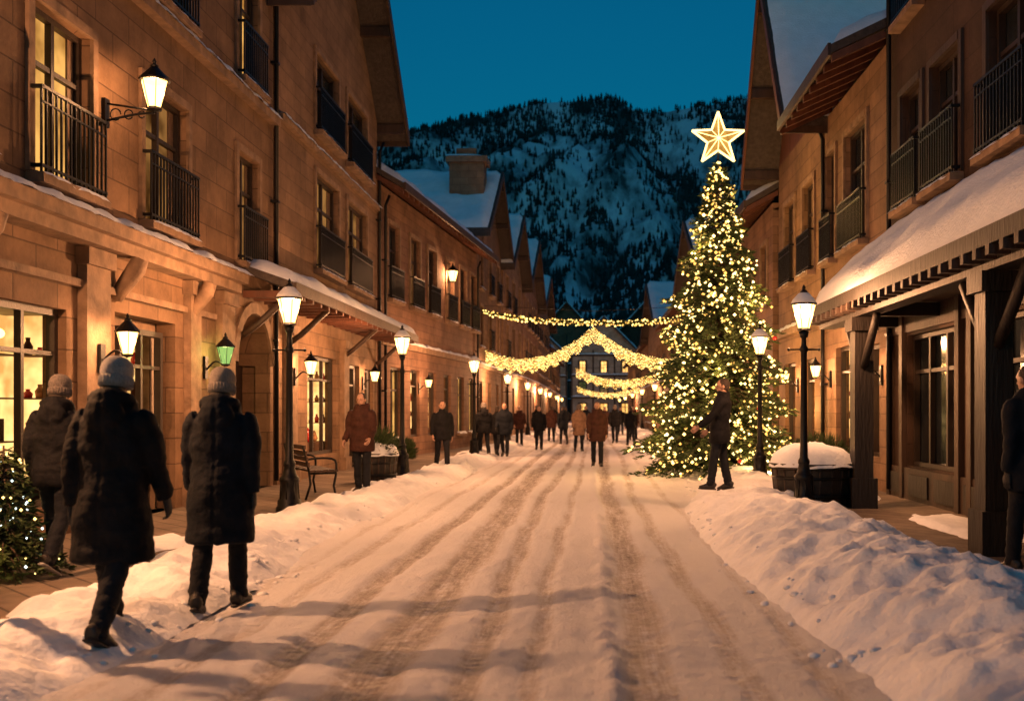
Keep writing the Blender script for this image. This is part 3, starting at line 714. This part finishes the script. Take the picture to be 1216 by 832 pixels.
# ------------------------------------------------------------------ street furniture
def bench(loc,rot):
    m=MB(); Lh=.8
    for x in(-Lh+.08,Lh-.08):
        m.tube([(x,.24,.0),(x,.2,.22),(x,.24,.42),(x,.22,.46)],[(.025,.02)]*4,'iron',6); m.tube([(x,-.26,.0),(x,-.18,.25),(x,-.2,.45),(x,-.3,.88)],[(.025,.02)]*4,'iron',6)
        m.tube([(x,.24,.43),(x,-.2,.43)],[.02]*2,'iron',6); m.tube([(x,-.24,.66),(x,0,.68),(x,.22,.64),(x,.24,.45)],[.02]*4,'iron',6,sub=3)
    for k in range(5): m.box(-Lh,Lh,-.2+k*.095,-.125+k*.095,.455,.485,'wood_dark')
    for k in range(4):
        z=.54+k*.095; y=-.215-(z-.45)*.22; m.box(-Lh,Lh,y-.0,y+.025,z,z+.07,'wood_dark')
    m.obj('park_bench',loc=loc,rot=rot)
bench((-4.75,17.0,.1),-math.pi/2+.5)
def planter(loc,r,h,shrub,square=False):
    m=MB(); n=20
    m.lathe([(r*.86,0),(r*.9,.05),(r*.98,h*.5),(r,h-.1),(r*1.07,h-.08),(r*1.07,h),(r*.9,h)],'wood_black',n=n,sm=False)
    for z in(h*.22,h*.62): m.lathe([(r*.97,z),(r*1.01,z+.01),(r*1.015,z+.05),(r*.98,z+.06)],'iron',n=n)
    for k in range(n): a=2*math.pi*k/n; m.tube([(r*.9*math.cos(a),r*.9*math.sin(a),.02),(r*1.0*math.cos(a),r*1.0*math.sin(a),h-.08)],[.02]*2,'wood_dark',4)
    vs=[];fs=[];q=24
    for i in range(9):
        rr=i/8
        for k in range(q):
            a=2*math.pi*k/q; e=.03*fbm(math.cos(a)*2,math.sin(a)*2,i*.4,3)
            vs.append((r*(1.1+e)*rr*math.cos(a),r*(1.1+e)*rr*math.sin(a),h+.25*r*2*(1-rr**2.4)**.7-(.05 if i==8 else 0)+e))
    for i in range(8):
        for k in range(q): fs.append((i*q+k,i*q+(k+1)%q,(i+1)*q+(k+1)%q,(i+1)*q+k))
    m.add(vs,fs,'snow',True)
    if shrub:
        for k in range(900):
            d=Vector((U(-1,1),U(-1,1),U(-.2,1))).normalized(); p0=Vector((0,0,h+.1))+d*shrub*U(.3,1)
            dr=(d+Vector((U(-.6,.6),U(-.6,.6),U(0,.9)))).normalized(); l=U(.08,.2); w_=dr.cross(Vector((U(-1,1),U(-1,1),.3))).normalized()*.014
            m.add([p0-w_,p0+dr*l,p0+w_],[(0,1,2)],'needles')
    m.obj('snow_covered_planter',loc=loc)
planter((3.42,15.35,.1),.6,.66,0); planter((-4.35,20.3,.1),.42,.6,.45)
def bush(loc,s):
    m=MB()
    for k in range(14): 
        a=R()*6.28; m.tube([(0,0,0),(math.cos(a)*s*.4,math.sin(a)*s*.4,s*U(.7,1.3))],[.015,.004],'bark',4)
    for k in range(2600):
        d=Vector((U(-1,1),U(-1,1),U(-.1,1.5))); 
        if d.length>1.5: continue
        p0=d*s*.6+Vector((0,0,s*.25)); dr=(d+Vector((U(-.8,.8),U(-.8,.8),U(0,1.2)))).normalized(); l=U(.06,.17); w_=dr.cross(Vector((U(-1,1),U(-1,1),.3))).normalized()*.014
        m.add([p0-w_,p0+dr*l,p0+w_],[(0,1,2)],'needles')
    m.obj('shrub',loc=loc)
bush((4.55,19.4,.1),.75); bush((4.75,20.6,.1),.85); bush((-5.3,28,.1),.6)

# ------------------------------------------------------------------ people
def fused(mb,vox,sm=4,disp=None):
    o=mb.obj('tmp'); me0=o.data
    r=o.modifiers.new('r','REMESH'); r.mode='VOXEL'; r.voxel_size=vox; r.use_smooth_shade=True
    s=o.modifiers.new('s','SMOOTH'); s.iterations=sm; s.factor=.5
    dg=bpy.context.evaluated_depsgraph_get(); me=bpy.data.meshes.new_from_object(o.evaluated_get(dg))
    bpy.data.objects.remove(o); bpy.data.meshes.remove(me0)
    vs=[v.co.copy() for v in me.vertices]
    if disp: ns=[v.normal.copy() for v in me.vertices]; vs=[v+n*disp(v) for v,n in zip(vs,ns)]
    fs=[tuple(p.vertices) for p in me.polygons]; bpy.data.meshes.remove(me); return vs,fs
def person(coat='coat_black',hem=.55,legs=((18,6),(-14,22)),arms=((-14,12,.06),(16,14,.06)),hat=None,glove='glove',lean=3,q=1.0,flare=.0,headturn=0,sneaker=False,hood=True):
    P=MB(); a_=math.radians
    def sway(p):
        x,y,z=p; 
        return (x,y+max(0,z-.95)*math.tan(a_(lean)),z)
    ank=[]
    T=MB()
    for sgn,(a,k) in zip((-1,1),legs):
        hip=Vector((sgn*.095,0,.93)); a=a_(a);k=a_(k)
        kn=hip+.43*Vector((0,math.sin(a),-math.cos(a)))+Vector((sgn*.005,0,0)); an=kn+.43*Vector((0,math.sin(a-k),-math.cos(a-k)))
        T.tube([hip+Vector((0,0,.05)),hip,hip.lerp(kn,.5),kn,kn.lerp(an,.45),an+Vector((0,0,.02)),an-Vector((0,0,.03))],[.09,.1,.09,.072,.073,.066,.07],'x',12,sub=2)
        ank.append((sgn,an,a-k))
    T.ell((0,0,.96),(.17,.12,.13),'x')
    vs,fs=fused(T,.014*q,4,lambda v:.007*fbm(v.x*9,v.y*9,v.z*16,3)+.005*math.sin(v.z*70+3*fbm(v.x*5,v.y*5,v.z*4))*max(0,1-abs(v.z-.14)*7)); P.add(vs,fs,'trousers',True)
    for sgn,an,th in ank:
        pitch=min(0,th)*1.0 if th<0 else th*.35
        M=Matrix.Translation(an)@Matrix.Rotation(pitch,4,'X')@Matrix.Rotation(-sgn*.14,4,'Z')
        S=MB(); S.tube([(0,-.085,-.035),(0,-.07,-.03),(0,-.01,-.02),(0,.06,-.035),(0,.13,-.05),(0,.185,-.058)],[(.03,.035),(.045,.055),(.05,.062),(.05,.047),(.05,.034),(.03,.022)],'x',12,sub=3,M=M)
        S.tube([(0,-.02,-.03),(0,-.02,.05)],[.052,.054],'x',10,M=M)
        vs,fs=fused(S,.008*q,2); P.add(vs,fs,'shoe_leather',True)
        P.tube([(0,-.09,-.078),(0,-.03,-.078),(0,.06,-.08),(0,.14,-.08),(0,.195,-.078)],[(.03,.012),(.045,.013),(.044,.012),(.05,.012),(.025,.01)],'shoe_sole' if sneaker else 'shoe_leather',12,sub=3,M=M)
    C=MB(); f=flare
    ring=[(hem,.225+f,.165+f*.8),(hem+.03,.235+f,.175+f*.8),((hem+.95)/2,.235+f*.6,.175+f*.5),(.95,.225,.165),(1.1,.212,.15),(1.27,.225,.155),(1.38,.215,.145),(1.46,.165,.12),(1.52,.105,.1),(1.585,.092,.095)]
    C.tube([sway((0,-.005 if z>1.3 else 0,z)) for z,_,_ in ring],[(r1_,r2_) for _,r1_,r2_ in ring],'x',24,sub=3)
    hands=[]
    for sgn,(a,e,ab) in zip((-1,1),arms):
        a=a_(a);e=a_(e)
        sh=Vector(sway((sgn*.195,-.005,1.41))); el=sh+.3*Vector((sgn*(.12+ab),math.sin(a),-math.cos(a))).normalized(); wr=el+.25*Vector((sgn*(.02),math.sin(a+e),-math.cos(a+e))).normalized()
        C.tube([sh+Vector((-sgn*.06,0,.01)),sh,sh.lerp(el,.5),el,el.lerp(wr,.55),wr],[.075,.083,.074,.066,.06,.052],'x',14,sub=3); hands.append((sgn,wr,(wr-el).normalized()))
    if hood:
        C.tube([sway((-.11,.03,1.5)),sway((-.108,-.06,1.555)),sway((0,-.12,1.57)),sway((.108,-.06,1.555)),sway((.11,.03,1.5))],[.035,.048,.055,.048,.035],'x',10,sub=3,ref=(0,0,1))
        C.ell(sway((0,-.12,1.46)),(.13,.06,.13),'x')
    def cd(v):
        s=.012*fbm(v.x*5,v.y*5,v.z*7,3)+.002*fbm(v.x*20,v.y*20,v.z*20,2)
        s+=.005*math.sin(v.z*14+v.x*9*(1 if v.x>0 else -1)+2.5*fbm(v.x*3,v.y*3,v.z*2,2))
        if abs(v.x)<.012: s-=.006
        return s
    vs,fs=fused(C,.013*q,4,cd); P.add(vs,fs,coat,True)
    for sgn,wr,d in hands:
        pn=Vector((-sgn,0,0)); pn=(pn-d*pn.dot(d)).normalized(); qd=Vector((0,1,0)); qd=(qd-d*qd.dot(d)-pn*qd.dot(pn))
        if qd.length<.3: qd=d.cross(pn)
        qd.normalize()
        P.tube([wr-d*.03,wr+d*.02,wr+d*.06,wr+d*.1],[(.027,.022),(.034,.02),(.043,.018),(.04,.015)],glove,12,ref=qd,sub=2)
        for j,(off,ln) in enumerate(((.03,.068),(.01,.078),(-.011,.073),(-.03,.055))):
            b0=wr+d*.095+qd*off; c1=(d+pn*.35).normalized(); c2=(d*.6+pn*.9).normalized()
            P.tube([b0-d*.02,b0+c1*ln*.5,b0+c1*ln*.5+c2*ln*.35,b0+c1*ln*.5+c2*ln*.35+(c2+pn).normalized()*ln*.25],[.0095,.009,.0085,.006],glove,7,ref=qd,sub=2)
        t0=wr+d*.03+qd*.03; t1=(d+qd*.8+pn*.4).normalized(); P.tube([t0-t1*.015,t0+t1*.035,t0+t1*.045+d*.02+pn*.008,t0+t1*.05+d*.035+pn*.012],[.013,.012,.01,.007],glove,7,ref=pn,sub=2)
    hz=Vector(sway((0,0,1.535)))
    HM=Matrix.Translation(hz)@Matrix.Rotation(a_(headturn),4,'Z')@Matrix.Rotation(-a_(4),4,'X')
    Hd=MB()
    Hd.ell((0,0,.145),(.077,.097,.1),'x',18,12,HM); Hd.ell((0,.03,.08),(.056,.062,.072),'x',14,10,HM); Hd.ell((0,.068,.025),(.026,.022,.02),'x',10,6,HM)
    Hd.tube([(0,-.015,-.08),(0,-.005,.08)],[.058,.06],'x',12,M=HM)
    Hd.tube([(0,.09,.145),(0,.104,.115),(0,.116,.1),(0,.1,.088)],[.009,.011,.016,.01],'x',8,M=HM,sub=2)
    Hd.tube([(-.05,.083,.152),(0,.097,.155),(.05,.083,.152)],[.01]*3,'x',6,M=HM,ref=(0,0,1)); 
    Hd.tube([(-.022,.086,.062),(0,.096,.062),(.022,.086,.062)],[.007,.011,.007],'x',6,M=HM,ref=(0,0,1))
    for sg in(-1,1): Hd.ell((sg*.08,-.005,.115),(.011,.02,.032),'x',8,6,HM)
    vs,fs=fused(Hd,.0065*q,2); P.add(vs,fs,'skin',True)
    for sg in(-1,1):
        P.ell((sg*.03,.0865,.134),(.011,.008,.008),'eye',8,6,HM); P.tube([(sg*.015,.096,.157),(sg*.045,.088,.159)],[.004,.003],'hair',5,M=HM,ref=(0,0,1))
    P.tube([(-.02,.0975,.06),(0,.103,.061),(.02,.0975,.06)],[.0035]*3,'coat_brown',5,M=HM,ref=(0,0,1))
    if hat:
        HT=HM@Matrix.Rotation(-.1,4,'X')
        P.lathe([(.092,.08),(.1,.085),(.104,.11),(.103,.145),(.096,.158)],hat,(0,-.004,0),28,True,.93,1.12,HT)
        vs,fs=[],[]
        prof=[(.096,.15),(.101,.18),(.098,.215),(.085,.25),(.06,.274),(.03,.286),(.002,.289)]; nn=36
        for i,(r,z) in enumerate(prof):
            for k in range(nn):
                a=2*math.pi*k/nn; rr=r*(1+.02*(1 if k%2 else -1)+.05*fbm(math.cos(a)*1.5,math.sin(a)*1.5,z*12,2)); vs.append((rr*math.cos(a)*.93,rr*math.sin(a)*1.12-.004,z+.006*fbm(math.cos(a),math.sin(a),z*9,2)))
        for i in range(len(prof)-1):
            for k in range(nn): fs.append((i*nn+k,i*nn+(k+1)%nn,(i+1)*nn+(k+1)%nn,(i+1)*nn+k))
        P.add(vs,fs,hat,True,HT)
        for k in range(28):
            a=2*math.pi*k/28; P.tube([(.103*.93*math.cos(a),.103*1.12*math.sin(a)-.004,.09),(.103*.93*math.cos(a),.103*1.12*math.sin(a)-.004,.148)],[.005]*2,hat,4,M=HT)
        P.ell((0,-.03,.075),(.077,.07,.05),'hair',16,8,HM)
    else:
        Hh=MB(); Hh.ell((0,-.02,.155),(.086,.1,.1),'x',18,12,HM); Hh.ell((0,-.045,.1),(.076,.066,.075),'x',14,8,HM)
        vs,fs=fused(Hh,.01*q,2,lambda v:.005*fbm(v.x*30,v.y*30,v.z*30,3)); P.add(vs,fs,'hair',True)
    mz=min(v[2] for v in P.v); P.v=[(v[0],v[1],v[2]-mz) for v in P.v]
    return P.mesh('person')
def put(me,name,X,Y,z,face,H=1.8):
    o=bpy.data.objects.new(name,me); COL.objects.link(o); o.location=(X,Y,z); o.rotation_euler=(0,0,math.radians(face)); s=H/1.81; o.scale=(s,s,s); return o
pA=person('coat_black',.52,((15,4),(-15,14)),((-12,16,.05),(14,12,.05)),'knit_grey',flare=.03)
pB=person('coat_navy',.5,((-9,10),(12,5)),((8,14,.05),(-10,16,.05)),'knit_beige',flare=.02)
pC=person('coat_black',.78,((14,5),(-12,20)),((-10,30,.03),(10,16,.03)),'knit_dark',sneaker=True)
pD=person('coat_brown',.72,((4,3),(-3,4)),((10,40,.05),(4,35,.05)),None,glove='skin',q=1.3)
pE=person('coat_black',.78,((20,4),(-18,20)),((-14,14,.08),(16,14,.08)),None,glove='skin',lean=0,q=1.4,hood=False)
pF=person('coat_brown',.68,((14,4),(-12,14)),((-8,14,.06),(12,14,.06)),None,glove='skin',q=1.5,lean=0)
pG=person('coat_black',.74,((10,2),(-7,3)),((34,18,.05),(20,22,.05)),None,glove='skin',lean=-6,headturn=8,hood=False)
pH=person('coat_tan',.6,((12,4),(-12,16)),((-8,14,.04),(12,14,.04)),'knit_dark',q=2)
pI=person('coat_navy',.7,((9,4),(-14,16)),((-8,14,.04),(12,34,.04)),None,q=2)
rz=lambda X,Y:max(road_z(X,Y),bank_h(X,Y,-1) if X<0 else bank_h(X,Y,1))
put(pA,'pedestrian',-3.14,6.55,.0,-4,1.87); put(pB,'pedestrian',-2.82,7.6,.0,4,1.83); put(pC,'pedestrian',-4.76,8.9,.1,0,1.74)
put(pD,'pedestrian',-4.02,17.6,.1,170,1.76); put(pE,'pedestrian',-3.67,24.8,.05,195,1.78); put(pF,'pedestrian',.21,27.3,.0,180,1.8)
put(pG,'pedestrian',2.05,15.7,rz(2.05,15.7)-.02,78,1.76); put(pI,'pedestrian',3.86,8.7,.1,20,1.85)
for X,Y,f,me,H in((-3.5,33,10,pC,1.78),(-2.85,33.4,170,pI,1.8),(-3.2,34.5,0,pE,1.72),(-1.98,39,180,pE,1.75),(-1.2,45.8,5,pI,1.74),(-.4,37.4,182,pH,1.76),(1.2,47,175,pC,1.8),(1.8,43.6,0,pE,1.76),
    (-1.9,49.5,0,pF,1.75),(-.2,52,180,pI,1.8),(-2.9,55,0,pC,1.8),(.9,58,180,pD,1.75),(2.3,52,185,pF,1.78),(-1.5,62,0,pE,1.8),(.3,68,180,pI,1.7),(-2.5,70,0,pC,1.8),(2.0,64,180,pE,1.8),(-.8,76,0,pF,1.8),(1.2,80,180,pC,1.8),(-3.1,44,180,pD,1.75)):
    put(me,'pedestrian',X,Y,.02,f+U(-12,12),H)

# ------------------------------------------------------------------ mountain
def ridge(X):
    pts=[(-900,230),(-500,300),(-330,370),(-302,384),(-166,414),(-59,436),(23,440),(90,424),(165,430),(231,445),(400,470),(900,400)]
    for (a,b),(c_,d) in zip(pts,pts[1:]):
        if a<=X<=c_: t=sst((X-a)/(c_-a)); return b+(d-b)*t
    return 230
def mh(X,Y):
    t=(Y-420)/980
    if t<=0: return -1
    s=min(1,t); base=ridge(X)*(s**1.25)*(1.0 if t<=1 else max(0,1-(t-1)*.8))
    rel=fbm(X*.006+.35*math.sin(Y*.004),Y*.0022,4,5)*48*min(1,t*3)*(1-.85*sst((t-.75)/.25))
    return base+rel
mv=[];mf=[];nx=150;ny=110
for j in range(ny+1):
    for i in range(nx+1):
        X=-900+1800*i/nx; Y=400+1300*j/ny; mv.append((X,Y,mh(X,Y)-1))
mf=[(j*(nx+1)+i,j*(nx+1)+i+1,(j+1)*(nx+1)+i+1,(j+1)*(nx+1)+i) for j in range(ny) for i in range(nx)]
def mtmat():
    m=bpy.data.materials.new('mountain'); nt=nodes(m); N=nt.nodes; L=nt.links
    out=N.new('ShaderNodeOutputMaterial'); b=N.new('ShaderNodeBsdfPrincipled'); L.new(b.outputs[0],out.inputs[0]); b.inputs['Roughness'].default_value=.95; b.inputs['Specular IOR Level'].default_value=.05
    tc=N.new('ShaderNodeTexCoord'); mp=N.new('ShaderNodeMapping'); mp.inputs['Scale'].default_value=(1,.35,.35); L.new(tc.outputs['Object'],mp.inputs[0])
    n=N.new('ShaderNodeTexNoise'); n.inputs['Scale'].default_value=.02; n.inputs['Detail'].default_value=9; n.inputs['Roughness'].default_value=.68; L.new(mp.outputs[0],n.inputs['Vector'])
    r=N.new('ShaderNodeValToRGB'); L.new(n.outputs[0],r.inputs[0]); e=r.color_ramp.elements
    e[0].position=.41; e[0].color=(.04,.075,.08,1); e[1].position=.58; e[1].color=(.66,.72,.78,1)
    L.new(r.outputs[0],b.inputs['Base Color']); MATS['mountain']=m
mtmat()
me=bpy.data.meshes.new('mountain'); me.from_pydata(mv,[],mf); me.materials.append(MATS['mountain']); me.polygons.foreach_set('use_smooth',[True]*len(mf))
o=bpy.data.objects.new('mountain',me); COL.objects.link(o)
cnt=0
tv=[];tf=[]
while cnt<21000:
    Y=U(430,1420); X=U(-.36*Y-20,.3*Y+20)
    dn=fbm(X*.011,Y*.0042,8,4)+.25*fbm(X*.05,Y*.05,1,2)+.3*math.exp(-((X/Y-.0)/.045)**2)*sst((1330-Y)/200)
    if dn>.06+.16*R() and R()<.86: continue
    cnt+=1
    z=mh(X,Y)-2; h=U(5,11); r=h*U(.15,.21); o_=len(tv); k=5; ph=R()*6
    for (rr,zz) in((r,.12*h),(r*.72,.5*h)):
        for q in range(k): a=ph+2*math.pi*q/k; tv.append((X+rr*math.cos(a),Y+rr*math.sin(a),z+zz))
    tv.append((X,Y,z+.68*h)); tv.append((X,Y,z+h))
    for q in range(k): tf.append((o_+q,o_+(q+1)%k,o_+10)); tf.append((o_+k+q,o_+k+(q+1)%k,o_+11))
me=bpy.data.meshes.new('pine_forest'); me.from_pydata(tv,[],tf); me.materials.append(MATS['pine_far'])
o=bpy.data.objects.new('pine_forest',me); COL.objects.link(o)

# ------------------------------------------------------------------ world, added fill light, camera
w=bpy.data.worlds.new('World'); scene.world=w; w.use_nodes=True; nt=w.node_tree; N=nt.nodes; L=nt.links; N.clear()
out=N.new('ShaderNodeOutputWorld'); bg=N.new('ShaderNodeBackground'); sk=N.new('ShaderNodeTexSky'); sk.sky_type='NISHITA'; sk.sun_disc=False
EL=math.radians(1.5); RO=math.radians(180)
sk.sun_elevation=EL; sk.sun_rotation=RO; sk.ozone_density=6.0; sk.air_density=1.2; sk.dust_density=.3
tn=N.new('ShaderNodeMix'); tn.data_type='RGBA'; tn.blend_type='MULTIPLY'; tn.inputs['Factor'].default_value=1
tn.inputs['B'].default_value=(.12,1.7,1.0,1)
L.new(sk.outputs[0],tn.inputs['A']); L.new(tn.outputs['Result'],bg.inputs[0]); bg.inputs[1].default_value=.23
L.new(bg.outputs[0],out.inputs[0])
sl=bpy.data.lights.new('fill_light','SUN'); sl.energy=.12; sl.angle=math.radians(12); sl.color=(.45,.8,1)  # faint cool fill added to brighten the mountain; no direct sun at dusk
so=bpy.data.objects.new('fill_light',sl); COL.objects.link(so); so.rotation_euler=(math.radians(62),0,math.radians(-12))
cam=bpy.data.cameras.new('camera'); co=bpy.data.objects.new('camera',cam); COL.objects.link(co)
co.location=(0,0,1.55); co.rotation_euler=(math.radians(90),0,0); cam.lens=35; cam.sensor_width=36; cam.shift_x=-.0757; cam.shift_y=.0592
cam.clip_start=.05; cam.clip_end=6000; cam.dof.use_dof=True; cam.dof.focus_distance=13; cam.dof.aperture_fstop=1.6
scene.camera=co
scene.view_settings.view_transform='Standard'; scene.view_settings.look='None'; scene.view_settings.exposure=0
print('faces',sum(len(m.polygons) for m in bpy.data.meshes))
